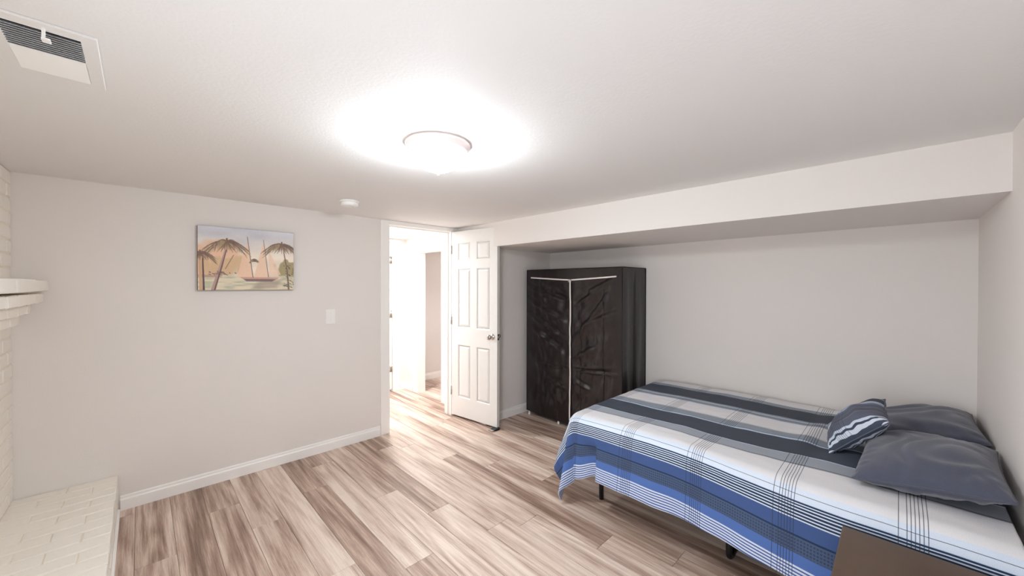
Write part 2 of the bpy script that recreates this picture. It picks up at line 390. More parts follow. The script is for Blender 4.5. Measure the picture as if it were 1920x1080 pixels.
# six panel door leaf, local x along the leaf from the hinge, local y its thickness, face at y=0 and y=t
def door_leaf(name, wd, ht, loc, rz, t=.035, z0=.018, face_back=True):
    root = bpy.data.objects.new(name, None); COL.objects.link(root); root.location = loc; root.rotation_euler = (0, 0, rz); root['kind'] = 'structure'
    st = wd*.148; mu = wd*.135; pw = (wd-2*st-mu)/2
    rows = [(.225, .80), (.985, 1.625), (1.715, 1.905)]
    rows = [(a*ht/2.03, b*ht/2.03) for a, b in rows]
    xs = [0, st, st+pw, st+pw+mu, st+2*pw+mu, wd]; zs = [z0]+[z for r in rows for z in r]+[z0+ht-.018]
    mb = MB(); r_ = .007
    mb.box((0, r_, z0), (wd, t-r_, zs[-1]))                        # core, recess bottom
    for i in (0, 2, 4): mb.box((xs[i], 0, z0), (xs[i+1], t, zs[-1]))
    for j in (0, 2, 4, 6):
        for i in (1, 3): mb.box((xs[i]-.001, 0, zs[j]), (xs[i+1]+.001, t, zs[j+1]))
    mb.out('door_slab', M['door'], root)
    for j in (1, 3, 5):
        for i in (1, 3):
            a, b, c, d = xs[i], xs[i+1], zs[j], zs[j+1]
            bm = bmesh.new()
            for sgn, y0, y1 in ((1, r_, .0015), (-1, t-r_, t-.0015)):
                def q(m_, y): return [bm.verts.new(v) for v in ((a+m_, y, c+m_), (b-m_, y, c+m_), (b-m_, y, d-m_), (a+m_, y, d-m_))]
                R0 = q(0, .0 if sgn > 0 else t); R1 = q(.010, y0); R2 = q(.017, y0); R3 = q(.034, y1)
                for A, B in ((R0, R1), (R1, R2), (R2, R3)):
                    for k in range(4): bm.faces.new((A[k], A[(k+1) % 4], B[(k+1) % 4], B[k]))
                bm.faces.new(R3)
            bmesh.ops.recalc_face_normals(bm, faces=bm.faces)
            me = bpy.data.meshes.new('panel'); bm.to_mesh(me); bm.free(); link('panel', me, M['door'], root)
    return root
def knob(parent, x, z, t, side):
    """side: -1 on the y=0 face, +1 on the y=t face"""
    R = Matrix.Rotation(PI/2*(1 if side < 0 else -1), 4, 'X'); y = 0 if side < 0 else t
    mt = Matrix.Translation((x, y, z)) @ R
    return MB().lathe([(0, 0), (.031, 0), (.031, .004), (.026, .009), (.012, .012), (.011, .03), (.016, .036), (.025, .044), (.0275, .054), (.025, .063), (.017, .069), (0, .070)], 28, mt).out('door_knob', M['chrome'], parent, True)
HG = Vector((2.440, 3.436)); FR = Vector((2.524, 2.787)); dv = FR-HG
d1 = door_leaf('door_1', dv.length, 2.012, (HG.x, HG.y, 0), math.atan2(dv.y, dv.x))
wd = dv.length
knob(d1, wd-.062, .915, .035, -1); knob(d1, wd-.062, .915, .035, 1)
lp = MB().box((wd, .006, .885), (wd+.0015, .029, .945)).box((wd, .012, .905), (wd+.010, .023, .925), .002).out('latch_plate', M['chrome'], d1)
for z in (.28, 1.05, 1.82):
    MB().tube([(-.004, -.004, z-.045), (-.004, -.004, z+.045)], .006).out('hinge', M['chrome'], d1, True)

d2 = door_leaf('door_2', E1-E0-.008, 1.985, (E1-.006, YE+.002+.035, 0), PI, z0=.03)
for z in (.313, 1.04, 1.765):
    h = MB().tube([(.004, .043, z-.05), (.004, .043, z+.05)], .007).box((-.004, .0355, z-.05), (.035, .038, z+.05)).out('hinge', M['chrome'], d2, True)
knob(d2, E1-E0-.07, .93, .035, 1)

# black rubber stop wedged under the free corner of the door
t = thing('door_stop', 'small black rubber stop wedged under the free corner of the open door', 'door stop', (2.497, 2.795, 0), 0)
MB().prism([(-.05, 0), (.045, 0), (.045, .016), (.0, .0165), (-.048, .004)], 1, -.03, .03).out('wedge', M['rubber'], t)
MB().box((-.056, -.032, .0), (-.03, .032, .012), .004).out('lip', M['chrome'], t)

# ------------------------------------------------------------------ fireplace
fp = thing('fireplace', 'white painted brick fireplace with raised hearth and thick mantel in left corner', 'fireplace', (XL, YA, 0))
def L(x, y, z): return (x-XL, y-YA, z)
bx = XL+.018      # brick face
MB().box(L(XL, .9, 0), L(bx-.006, YA-.002, H-.002)).out('mortar_bed', M['mortar'], fp)
meshes = {}
def brick(a, b, name='brick', j=.004):
    d = tuple(round(abs(b[i]-a[i]), 4) for i in range(3))
    v = random.randint(0, 2)
    key = d+(v,)
    if key not in meshes:
        me = MB().box([-q/2 for q in d], [q/2 for q in d], .004, seg=1).mesh('brick')
        for vv in me.vertices: vv.co += Vector([random.uniform(-.0018, .0018) for _ in range(3)])
        me.materials.append(M['brick']); meshes[key] = me
    o = bpy.data.objects.new(name, meshes[key]); COL.objects.link(o); o.parent = fp
    o.location = [(a[i]+b[i])/2 + (random.uniform(-.0015, .0015) if i == 0 else 0) for i in range(3)]
    return o
course, bl = .0762, .203
z = .235; r = 0
while z < H-.01:
    zt = min(z+.066, H-.003)
    y = YA-.004 - (0 if r % 2 else bl/2)
    if r % 2 == 0 : brick(L(bx-.02, YA-.004-bl/2+.01, z), L(bx, YA-.004, zt))
    while y > 1.9:
        if not (1.385 < z+.03 < 1.46): brick(L(bx-.02, y-bl+.01, z), L(bx, y, zt))
        y -= bl
    z += course; r += 1
# corbel courses under the mantel, then the mantel slabs
for i, (zc, xp, ye) in enumerate([(1.358, .118, 3.385), (1.300, .080, 3.34), (1.242, .045, 3.30)]):
    y = ye-(bl/2 if i % 2 else 0)
    if i % 2: brick(L(bx, ye-bl/2+.01, zc-.026), L(bx+xp, ye, zc+.026), 'corbel_brick')
    while y > 1.5:
        brick(L(bx, y-bl+.01, zc-.026), L(bx+xp, y, zc+.026), 'corbel_brick'); y -= bl
y = 3.41
for i in range(5):
    o = MB().box(L(XL+.002, y-.40+.006, 1.397), L(-.373+random.uniform(-.003, .003), y, 1.457+random.uniform(-.002, .002)), .005).out('mantel_slab', M['brick'], fp)
    y -= .40
# hearth
HX, HZ = -.106, .229
MB().box(L(XL+.001, .9, 0), L(HX-.008, YA-.002, HZ-.006)).out('hearth_bed', M['mortar'], fp)
y = YA-.006; r = 0
while y > 1.0:
    xs = [HX, HX-.204, XL+.01] if r % 2 == 0 else [HX, HX-.10, HX-.304, XL+.01]
    for a, b in zip(xs, xs[1:]): brick(L(b+.0015, y-.0935, HZ-.06), L(a-.0015, y, HZ), 'hearth_brick')
    y -= .0965; r += 1
for c in range(2):
    y = YA-.006-(bl/2 if c else 0); z = .008+c*.0755
    if c: brick(L(HX-.06, YA-.006-bl/2+.008, z), L(HX-.004, YA-.006, z+.069), 'hearth_brick')
    while y > 1.1:
        brick(L(HX-.06, y-bl+.008, z), L(HX-.004, y, z+.069), 'hearth_brick'); y -= bl
MB().box(L(HX-.006, .9, 0), L(HX+.008, YA-.015, .015), .003).out('floor_bead', M['trim'], fp)

# ------------------------------------------------------------------ ceiling lamp
t = thing('ceiling_light', 'round lit ceiling lamp with frosted glass dome and pale metal ring', 'ceiling light', (*LAMP, H))
MB().lathe([(0, 0), (.141, 0), (.143, -.006), (.140, -.014), (.134, -.02), (.132, -.028), (.126, -.036), (.116, -.038), (.114, -.03), (0, -.03)], 64).out('ring', M['ring'], t, True)
prof = [(.115*math.cos(a), -.034-.088*math.sin(a)) for a in [i*PI/2/14 for i in range(15)]]; prof[-1] = (0, prof[-1][1])
MB().lathe(prof, 64).out('glass_dome', M['glass'], t, True)
MB().lathe([(0, -.118), (.009, -.120), (.011, -.125), (.006, -.130), (.004, -.136), (0, -.140)], 20).out('finial', M['ring'], t, True)

# smoke detector
t = thing('smoke_detector', 'small round white smoke detector on the ceiling near the picture wall', 'smoke detector', (1.112, 2.868, H))
MB().lathe([(0, 0), (.068, 0), (.068, -.010), (.063, -.012), (0, -.012)], 48).out('base', M['plastic'], t, True)
MB().lathe([(0, -.010), (.060, -.012), (.062, -.016), (.061, -.034), (.052, -.040), (.030, -.042), (0, -.042)], 48).out('cover', M['plastic'], t, True)
MB().lathe([(0, 0), (.008, 0), (.007, -.002), (0, -.0025)], 16, Matrix.Translation((.02, -.02, -.0415))).out('test_button', M['slat'], t)

# ceiling register
t = thing('air_vent', 'white metal ceiling register with dark open louvers and small lever', 'air vent', (-.173, 1.60, H))
ox0, ox1, oy0, oy1 = -.066, .066, -.138, .142
mb = MB(); fx0, fx1, fy0, fy1, d = -.098, .097, -.176, .176, -.007
mb.box((fx0, fy0, d), (ox0, fy1, 0), .002); mb.box((ox1, fy0, d), (fx1, fy1, 0), .002); mb.box((ox0-.003, fy0, d), (ox1+.003, oy0, 0), .002); mb.box((ox0-.003, oy1, d), (ox1+.003, fy1, 0), .002)
mb.out('flange', M['ceil'], t)
MB().box((ox0, oy0, -.0015), (ox1, oy1, 0)).out('duct', M['grey'], t)
n1 = 10
for i in range(n1):
    y = oy0+.006+(.128/n1)*(i+.5)
    MB().box((ox0, -.0048, -.0005), (ox1, .0048, .0005), mtx=Matrix.Translation((0, y, -.0065)) @ Matrix.Rotation(math.radians(42), 4, 'X')).out('slat', M['slat'], t)
for i in range(n1):
    y = oy0+.140+(.138/n1)*(i+.5)
    MB().box((ox0, -.0085, -.0005), (ox1, .0085, .0005), mtx=Matrix.Translation((0, y, -.0065)) @ Matrix.Rotation(math.radians(-18), 4, 'X')).out('slat', M['plastic'], t)
MB().box((-.003, -.004, -.03), (.003, .004, -.006), .001).box((-.004, -.004, -.034), (.011, .018, -.028), .002).out('lever', M['plastic'], t).location = (.008, -.152, 0)

# ------------------------------------------------------------------ picture
def painting():
    W_, H_ = 300, 228
    yy, xx = np.mgrid[0:H_, 0:W_]; u = (xx+.5)/W_; v = 1-(yy+.5)/H_      # v down from top
    rng = np.random.RandomState(3)
    def smooth_noise(n, m, amp):
        g = rng.rand(n+2, m+2)
        iy = (v*n); ix = (u*m); y0 = iy.astype(int); x0 = ix.astype(int); fy = iy-y0; fx = ix-x0
        fy = fy*fy*(3-2*fy); fx = fx*fx*(3-2*fx)
        return amp*((g[y0, x0]*(1-fx)+g[y0, x0+1]*fx)*(1-fy)+(g[y0+1, x0]*(1-fx)+g[y0+1, x0+1]*fx)*fy-.5)
    img = np.zeros((H_, W_, 3))
    def C(*c): return np.array(c, float)
    sky = C(204, 206, 216)*(1-np.clip(v/.5, 0, 1))[..., None] + C(240, 226, 208)*np.clip(v/.5, 0, 1)[..., None]
    img[:] = sky; img += smooth_noise(9, 5, 26)[..., None]*C(1, 1, .8)
    def blend(mask, c, a=1.0):
        m_ = np.clip(mask, 0, 1)[..., None]*a; img[:] = img*(1-m_)+C(*c)*m_
    def soft(d, w=.008): return np.clip(.5-d/w, 0, 1)
    def poly(pts, c, a=1.0, w=.006):
        d = -np.ones_like(u)*9; n = len(pts); area = sum(pts[i][0]*pts[(i+1) % n][1]-pts[(i+1) % n][0]*pts[i][1] for i in range(n))
        s = 1 if area > 0 else -1
        for i in range(n):
            x0, y0 = pts[i]; x1, y1 = pts[(i+1) % n]; l = math.hypot(x1-x0, y1-y0)
            d = np.maximum(d, s*((u-x0)*(y1-y0)-(v-y0)*(x1-x0))/l)
        blend(soft(d, w), c, a)
    def stroke(pts, r0, r1, c, a=1.0):
        n = len(pts)-1
        for i in range(n):
            (x0, y0), (x1, y1) = pts[i], pts[i+1]; dx, dy = (x1-x0)*1.31, y1-y0; q = ((u-x0)*1.31*dx+(v-y0)*dy)/(dx*dx+dy*dy+1e-9); q = np.clip(q, 0, 1)
            d = np.hypot((u-x0)*1.31-q*dx, v-y0-q*dy)-(r0+(r1-r0)*(i+q)/n); blend(soft(d, .008), c, a)
    # warm foliage bank at left, far shore, water
    m_ = soft(np.hypot((u-.14)/.30, (v-.52)/.30)-1+smooth_noise(9, 14, .5), .25); blend(m_, (226, 176, 140), .7)
    m_ = soft(np.hypot((u-.27)/.22, (v-.62)/.16)-1+smooth_noise(11, 16, .6), .25); blend(m_, (206, 178, 136), .6)
    m_ = soft(np.hypot((u-.93)/.14, (v-.72)/.22)-1+smooth_noise(14, 22, .8), .2); blend(m_, (150, 138, 96), .8)
    blend(soft(.765-v+smooth_noise(3, 12, .03), .03), (214, 206, 184)); 
    wv = (smooth_noise(40, 10, 1)+.5); blend((v > .78)*np.clip(wv*1.8-.75, 0, 1), (176, 180, 148), .7); blend((v > .78)*np.clip(.55-wv, 0, 1)*2, (238, 222, 190), .8)
    poly([(.62, .83), (.86, .83), (.80, .97), (.52, .99)], (158, 140, 128), .55, .05)
    poly([(0, .76), (.22, .77), (.22, .80), (0, .80)], (150, 106, 96), .55, .03)
    # boats
    poly([(.478, .14), (.538, .79), (.35, .79), (.43, .45)], (238, 200, 174), .9)
    poly([(.66, .14), (.70, .79), (.545, .79), (.60, .5)], (239, 204, 178), .9)
    poly([(.71, .32), (.85, .74), (.715, .77)], (241, 208, 184), .75)
    stroke([(.482, .13), (.541, .80)], .004, .005, (110, 90, 92)); stroke([(.655, .16), (.708, .78)], .003, .005, (116, 96, 96))
    poly([(.40, .79), (.83, .79), (.78, .845), (.47, .85)], (206, 150, 132), .8); poly([(.44, .82), (.79, .82), (.75, .86), (.47, .86)], (122, 102, 108), .9)
    # palms
    def crown(cx, cy, R, c, n=11, seed=0):
        rr = np.random.RandomState(seed)
        for k in range(n):
            a = PI*(-.12+1.24*k/(n-1)); L_ = R*(.8+.3*rr.rand()); pts = []
            for q in range(7):
                s = q/6; x = cx-math.cos(a)*L_*s*1.0; y = cy-math.sin(a)*L_*.55*s+L_*1.0*s*s*(.35+.45*abs(math.cos(a)))
                pts.append((x, y))
            stroke(pts, .013, .003, c, .85)
            for q in range(1, 7):
                for e_ in (0, .5):
                    x, y = pts[q]; xb, yb = pts[q-1]; x = x*(1-e_)+xb*e_; y = y*(1-e_)+yb*e_; ln = R*(.5-.05*q)*rr.uniform(.7, 1.2)
                    stroke([(x, y), (x+(x-cx)*.18+rr.uniform(-.012, .012), y+ln*1.25)], .011, .003, [(160, 140, 106), (136, 112, 100), (176, 156, 120)][rr.randint(3)], .62)
            stroke(pts, .009, .003, c, .9)
        for k in range(5):
            a = PI*(.1+.2*k); stroke([(cx, cy), (cx-math.cos(a)*R*.45, cy+R*.75)], .012, .003, (128, 100, 84), .75)
    stroke([(.262, .36), (.215, .62), (.14, .99)], .012, .024, (184, 152, 142)); stroke([(.27, .36), (.226, .62), (.158, .99)], .006, .01, (112, 84, 86))
    stroke([(.34, .44), (.26, .66)], .006, .006, (150, 128, 100)); 
    stroke([(.015, .45), (.03, .99)], .016, .020, (206, 168, 136)); stroke([(.045, .5), (.055, .99)], .008, .012, (88, 68, 70))
    stroke([(.885, .35), (.925, .70), (.94, .99)], .007, .013, (128, 98, 94))
    crown(.275, .225, .225, (118, 92, 86), seed=1); crown(.02, .42, .15, (124, 92, 88), n=9, seed=2); crown(.86, .225, .20, (112, 92, 92), seed=3); crown(.555, .50, .045, (120, 112, 110), n=7, seed=4)
    for k in range(60):
        x = .88+.12*rng.rand(); y = .56+.4*rng.rand(); stroke([(x, y), (x+.012, y+.01)], .008, .005, [(92, 76, 80), (176, 160, 110), (120, 112, 92)][k % 3], .8)
    for k in range(30):
        x = .10+.26*rng.rand(); y = .70+.06*rng.rand(); stroke([(x, y), (x+.01, y+.008)], .007, .004, (110, 84, 84), .7)
    img += (rng.rand(H_, W_, 1)-.5)*14
    return np.clip(img, 0, 255)/255, W_, H_
img, W_, H_ = painting()
px0, px1, pz0, pz1 = .283, .882, 1.394, 1.849
t = thing('canvas_picture', 'unframed canvas picture of palm trees and peach sailboats on left wall', 'picture', ((px0+px1)/2, YA, pz0))
hw, hh = (px1-px0)/2, pz1-pz0
MB().box((-hw, -.034, 0), (hw, -.001, hh), .002).out('stretcher', M['canvas_side'], t)
me = grid_mesh('canvas_print', W_+1, H_+1, lambda a, b: (-hw+.001+a*(2*hw-.002), -.0352, .001+b*(hh-.002)))
lin_img = np.where(img <= .04045, img/12.92, ((img+.055)/1.055)**2.4)
ca = me.color_attributes.new('paint', 'FLOAT_COLOR', 'CORNER')
fc = lin_img.reshape(-1, 3); arr = np.ones((len(me.polygons)*4, 4)); arr[:, :3] = np.repeat(fc, 4, axis=0)
ca.data.foreach_set('color', arr.ravel())
m = bpy.data.materials.new('painted_canvas'); m.use_nodes = True; b = m.node_tree.nodes['Principled BSDF']
at = m.node_tree.nodes.new('ShaderNodeAttribute'); at.attribute_name = 'paint'; m.node_tree.links.new(at.outputs['Color'], b.inputs['Base Color']); b.inputs['Roughness'].default_value = .6
link('canvas_print', me, m, t)

# light switch
t = thing('light_switch', 'white light switch plate on left wall between picture and doorway', 'light switch', (1.1755, YA, 1.158))
MB().box((-.0385, -.006, -.062), (.0385, -.0005, .062), .0025).out('plate', M['plastic'], t)
MB().box((-.005, -.016, -.004), (.005, -.005, .012), .002).out('toggle', M['plastic'], t)
for z in (-.03, .03): MB().lathe([(0, 0), (.003, 0), (.0025, .001), (0, .0012)], 10, Matrix.Translation((0, -.006, z)) @ Matrix.Rotation(PI/2, 4, 'X')).out('screw', M['slat'], t)

# ------------------------------------------------------------------ fabric wardrobe
WX, WY0, WY1, WZ0, WZ1 = 3.06, 1.722, 2.885, .05, 1.598
WD = .44
t = thing('fabric_wardrobe', 'black brown fabric wardrobe with white zips standing in the alcove corner', 'wardrobe', (WX, WY0, 0))
WW = WY1-WY0; WH = WZ1
zc = 2.287-WY0
def sm(a, b, x):
    q = min(1, max(0, (x-a)/(b-a))); return q*q*(3-2*q)
FOLDS = [(a-WY0, b, c_-WY0, d_, am, wd_) for a, b, c_, d_, am, wd_ in [
    (2.88, 1.42, 2.31, 1.25, .016, .022), (2.88, 1.28, 2.33, 1.05, .018, .026), (2.88, 1.13, 2.34, .87, .018, .026), (2.82, .98, 2.36, .72, .014, .024),
    (2.26, .87, 1.81, 1.42, .018, .026), (2.25, 1.23, 1.97, 1.38, .014, .022), (2.26, .70, 1.98, .86, .015, .022), (2.20, 1.02, 1.76, 1.20, .014, .024),
    (2.76, .60, 2.32, .585, .010, .010), (2.25, .59, 1.76, .62, .012, .011), (2.26, .50, 2.04, .42, .012, .018), (2.6, .46, 2.33, .38, .010, .02), (2.1, 1.36, 1.80, 1.50, .012, .02), (2.5, 1.38, 2.33, 1.33, .010, .02)]]
def front(a, b):
    y = a*WW; z = WZ0+b*(WH-WZ0)
    d = abs(y-zc)
    e = min(1, 6*min(a, 1-a))*min(1, 8*min(b, 1-b))*(.12+.88*sm(.01, .07, d))
    x = 0
    # diagonal drags hanging down towards the zip
    ph = z - (.42*d if y < zc else .40*d)
    n1 = noise.noise(Vector((y*1.7, z*1.2, 3.1)))
    for (y0, z0, y1, z1, am, wd_) in FOLDS:
        dy_, dz_ = y1-y0, z1-z0; l2 = dy_*dy_+dz_*dz_; q = ((y-y0)*dy_+(z-z0)*dz_)/l2; qc = min(1, max(0, q))
        px_, pz_ = y-y0-qc*dy_, z-z0-qc*dz_; sd = (px_*dz_-pz_*dy_)/math.sqrt(l2); dd = math.hypot(px_, pz_)
        x -= am*math.exp(-(dd/wd_)**2)*(1-.9*abs(2*qc-1)**3) - am*.8*math.exp(-((sd-wd_*1.5)/wd_)**2-((dd-abs(sd))/wd_)**2)*(1-.9*abs(2*qc-1)**3)
    x -= .012*e*(math.sin((z-.45*d)*21+4*n1))*math.exp(-((z-1.05)/.42)**2)*(.35+.65*math.exp(-d/.4))
    x -= .022*noise.noise(Vector(((z-.6*d)*7, (d)*2.0, 7.7+(5 if y < zc else 0))))*e
    x -= .013*noise.noise(Vector((y*16, z*9, 1.3)))*e
    x += .012*math.exp(-(d/.02)**2)*e
    x -= .010*e*math.exp(-((z-(.62-.12*(y-zc)))/.018)**2)*(1 if y < zc+.1 else .5)
    # bottom hem droops a little near the middle
    if b < .08: z -= .012*math.sin(PI*a)*(1-b/.08)
    return (x, y, z)
me = grid_mesh('front_curtain', 150, 190, front); o = link('front_curtain', me, M['wardrobe'], t, True)
def side(a, b):
    x = a*WD; z = WZ0+b*(WH-WZ0+.004)
    e = min(1, 5*min(a, 1-a))*min(1, 8*min(b, 1-b))
    y = .010*noise.noise(Vector((x*9, z*1.4, 5)))*e - .012*e*math.sin(x*2*PI/.22)*.6
    y += .012*math.exp(-((x-.22)/.012)**2)*e
    return (x, y, z)
me = grid_mesh('side_curtain', 50, 90, side); o = link('side_curtain', me, M['wardrobe'], t, True)
me = grid_mesh('side_curtain', 12, 20, lambda a, b: (a*WD, WW, WZ0+b*(WH-WZ0))); link('side_curtain', me, M['wardrobe'], t, True)
me = grid_mesh('back_cover', 6, 8, lambda a, b: (WD, a*WW, WZ0+b*(WH-WZ0))); link('back_cover', me, M['wardrobe'], t, True)
me = grid_mesh('top_cover', 20, 40, lambda a, b: (a*WD, b*WW, WH + .006*math.sin(PI*a)*math.sin(PI*b) - .004*noise.noise(Vector((a*5, b*9, 2))))); link('top_cover', me, M['wardrobe'], t, True)
# piping along the edges
for nm, pts in [('piping', [(0, 0, WZ0), (0, 0, WH)]), ('piping', [(0, WW, WZ0), (0, WW, WH)]), ('piping', [(0, 0, WH), (0, WW, WH)]), ('piping', [(0, 0, WH), (WD, 0, WH)]), ('piping', [(WD, 0, WZ0), (WD, 0, WH)])]:
    MB().tube(pts, .0045, 8).out(nm, M['seam'], t, True)
# white zips: two short top runs sagging to the middle, one long run down
def fx(y, z): return front(y/WW, (z-WZ0)/(WH-WZ0))[0]-.010
def topz(y):
    return 1.486 + .027*(abs(y-zc)/.5)**1.1
n = 26
for ya, yb in ((zc+.004, 2.816-WY0), (1.775-WY0, zc-.004)):
    pts = [(min(fx(ya+(yb-ya)*i/n, topz(ya+(yb-ya)*i/n)), -.006), ya+(yb-ya)*i/n, topz(ya+(yb-ya)*i/n)) for i in range(n+1)]
    MB().ribbon(pts, [(0, 0, .0065)]*(n+1), (-1, 0, 0), .003).out('zip', M['zip'], t)
pts = []; n = 60
for i in range(n+1):
    z = 1.482-(1.482-.085)*i/n; y = zc+.002*math.sin(z*9)+.002*noise.noise(Vector((0, 0, z*7))); pts.append((fx(y, z)-.002, y, z))
MB().ribbon(pts, [(0, .0075, 0)]*(n+1), (-1, 0, 0), .003).out('zip', M['zip'], t)
for s in (-1, 1): MB().box((-.022, zc+s*.014-.004, 1.462), (-.014, zc+s*.014+.004, 1.492), .002).out('zip_pull', M['chrome'], t)
# stitched seams on the front
for y, z0, z1 in [(1.912-WY0, .30, 1.40), (2.17-WY0, .12, 1.30)]:
    pts = [(fx(y, z0+(z1-z0)*i/40)+.006, y, z0+(z1-z0)*i/40) for i in range(41)]
    MB().tube(pts, .0022, 6).out('seam', M['wardrobe'], t, True)
# white feet and the frame posts above them
for x, y in [(.02, .02), (.02, WW-.02), (.02, WW*.63), (WD-.02, .02), (WD-.02, WW-.02)]:
    ft = MB().lathe([(0, 0), (.011, 0), (.013, .008), (.010, .03), (.009, .06), (0, .06)], 16, Matrix.Translation((x, y, 0))).out('foot', M['plastic'], t, True)
for x, y in [(.02, .02), (.02, WW-.02), (WD-.02, .02), (WD-.02, WW-.02)]:
    MB().tube([(x, y, .055), (x, y, 1.57)], .008, 8).out('post', M['black'], t, True)

# ------------------------------------------------------------------ bed
BX0, BX1, BY0, BY1, BT = 2.03, 3.40, -.29, 1.57, .575
t = thing('bed', 'full size bed on low black metal frame filling the alcove', 'bed', ((BX0+BX1)/2, (BY0+BY1)/2, 0))
cx, cyy = (BX0+BX1)/2, (BY0+BY1)/2
def LB(x, y, z): return (x-cx, y-cyy, z)
MB().box(LB(BX0+.045, BY0+.01, .345), LB(BX1-.01, BY1-.045, BT-.022), .05, seg=4).out('mattress', M['mattress'], t, True)
mb = MB()
for a, b in [((BX0+.07, BY0+.02), (BX0+.105, BY1-.07)), ((BX1-.06, BY0+.02), (BX1-.025, BY1-.07)), ((cx-.02, BY0+.02), (cx+.02, BY1-.07))]: mb.box(LB(*a, .30), LB(*b, .335), .003)
for y in [BY0+.02, .3, .62, 1.0, BY1-.105]: mb.box(LB(BX0+.07, y, .301), LB(BX1-.025, y+.035, .334), .003)
mb.out('frame', M['black'], t)
for i in range(13):
    y = BY0+.03+i*.142; MB().box(LB(BX0+.09, y, .334), LB(BX1-.04, y+.03, .341), .001).out('slat', M['black'], t)
lx = 2.20
MB().tube([LB(lx, 1.387, .32), LB(lx, 1.387, .004)], .0155, 14).out('leg', M['black'], t, True)
MB().tube([LB(3.3, 1.387, .32), LB(3.3, 1.387, .004)], .0155, 14).out('leg', M['black'], t, True)
def ubend(x0, x1, y, r=.04, zt=.32, zb=.016):
    P_ = [LB(x0, y, zt), LB(x0, y, zb+r)]
    for k in range(1, 6): a = PI/2*k/5; P_.append(LB(x0+r-r*math.cos(a), y, zb+r-r*math.sin(a)))
    for k in range(0, 6): a = PI/2*k/5; P_.append(LB(x1-r+r*math.sin(a), y, zb+r-r*math.cos(a)))
    P_ += [LB(x1, y, zt)]; return P_
for y in (.611, -.16): MB().tube(ubend(lx-.015, 3.3, y, .025), .0155, 14).out('leg', M['black'], t, True)

# quilt
QR, r0 = .11, .075
KX, KY = BX0+QR, BY1-QR            # core corner
ZT = .585
VT0 = -1.395                        # texture v at the far edge
def quilt(a, b):
    # a: 0 far edge -> 1 near hem ; b: 0 head -> 1 foot hem
    s_far = XW(0)-.03
    s = a*(s_far-KX+.440)                        # distance from far edge
    sx = s-(s_far-KX)                            # excess beyond the core towards -X
    tt = BY0+b*(BY1+.335-BY0); ty = tt-KY
    ea, eb = max(0, sx), max(0, ty)
    r = math.hypot(ea, eb); th = math.atan2(eb, ea) if r > 1e-9 else 0
    flat = QR-r0
    if r <= flat: h, dz = r, 0
    elif r <= flat+r0*PI/2: q = (r-flat)/r0; h = flat+r0*math.sin(q); dz = r0*(1-math.cos(q))
    else: h = QR; dz = r0+(r-flat-r0*PI/2)
    # flare of the hanging part
    side_w = math.cos(th)
    if eb <= 0:                                   # long side
        F = .10+.03*math.sin(tt*7)+.035*noise.noise(Vector((tt*2.2, 0, 1)))
        edge = sm(1.322, 1.302, tt)               # overlap fold near the foot
        F2 = -.09+.19*sm(1.33, KY, tt)
        k = sm(.12, .20, dz)
        F = F*(1-k)+(F*edge+F2*(1-edge))*k
    elif ea <= 0:
        F = .16+.06*math.sin(sx*9)
    else:
        q = th/(PI/2)
        F = .10+.13*sm(0, .6, q)+.09*math.cos(q*PI*5.2)*sm(.05, .25, dz)*math.sin(PI*q)**.5
        F -= .0
    hd = max(0, dz-.04)
    h2 = h+F*hd*1.0; dz2 = dz-hd*(1-math.sqrt(max(.2, 1-F*F)))
    ang = th - (.38*math.sin(2*th)*sm(.0, .4, dz) if (ea > 0 and eb > 0) else 0)
    bx_ = KX-0 if sx > 0 else KX-sx
    if sx <= 0 and ty <= 0: x, y = KX-sx, tt
    elif ty <= 0: x, y = KX-h2, tt
    elif sx <= 0: x, y = KX-sx, KY+h2
    else: x, y = KX-h2*math.cos(ang), KY+h2*math.sin(ang)
    z = ZT-dz2
    if sx > .1: z -= .042*sm(.1, .42, sx)*(sm(1.33, KY, tt) if eb <= 0 else 1-sm(.15, .75, th/(PI/2)))
    kh = sm(.95, .1, tt); x -= .055*kh*sm(-.3, 0, sx); z -= .022*kh*sm(.1, .4, sx)
    # soft surface relief on top
    flatw = sm(.25, 0, r)
    z += flatw*(.006*noise.noise(Vector((x*2.2, y*2.6, 0)))+.0045*noise.noise(Vector((x*6, y*5, 4)))+.002*noise.noise(Vector((x*18, y*12, 9))))
    if .02 < tt < .42 and sx < -.25:              # rucks beside the cushion
        z += .010*math.sin((tt-.1)*26+x*5)*sm(.02, .12, tt)*sm(.42, .30, tt)*sm(-.25, -.45, sx)*sm(-1.2, -.9, sx)
    z -= .008*sm(s_far-.08, s_far, x)
    z -= .010*sm(.9, BY1, y)*flatw
    # small ripples on the hanging parts
    if dz > .05:
        rp = .009*sm(.05, .3, dz)*noise.noise(Vector((tt*9+sx*3*(1 if ty > 0 else 0), dz*1.5, 2))); x -= rp*side_w*1.0; y += rp*(1-side_w)
        z += .004*noise.noise(Vector((tt*6, 3, 0)))*sm(.3, .34, dz)
    return (x, y, z)
def quv(a, b):
    s_far = XW(0)-.03; s = a*(s_far-KX+.440); sx = s-(s_far-KX)
    v = sx-QR if sx < .035 else (-.075+(sx-.035)*1.271 if sx < .153 else sx-.078)
    tt = BY0+b*(BY1+.335-BY0); v -= .03*sm(.95, .1, tt)*sm(-.15, .1, sx); v += .04*sm(.8, .1, tt)*sm(-.8, -.25, sx)*sm(.0, -.12, sx)
    return (v, tt)
me = grid_mesh('quilt', 240, 360, quilt, quv); q = link('quilt', me, M['quilt'], None, True)
sol = q.modifiers.new('thick', 'SOLIDIFY'); sol.thickness = .006; sol.offset = 0
tag(q, 'blue grey and white plaid striped quilt draped over the bed', 'quilt')

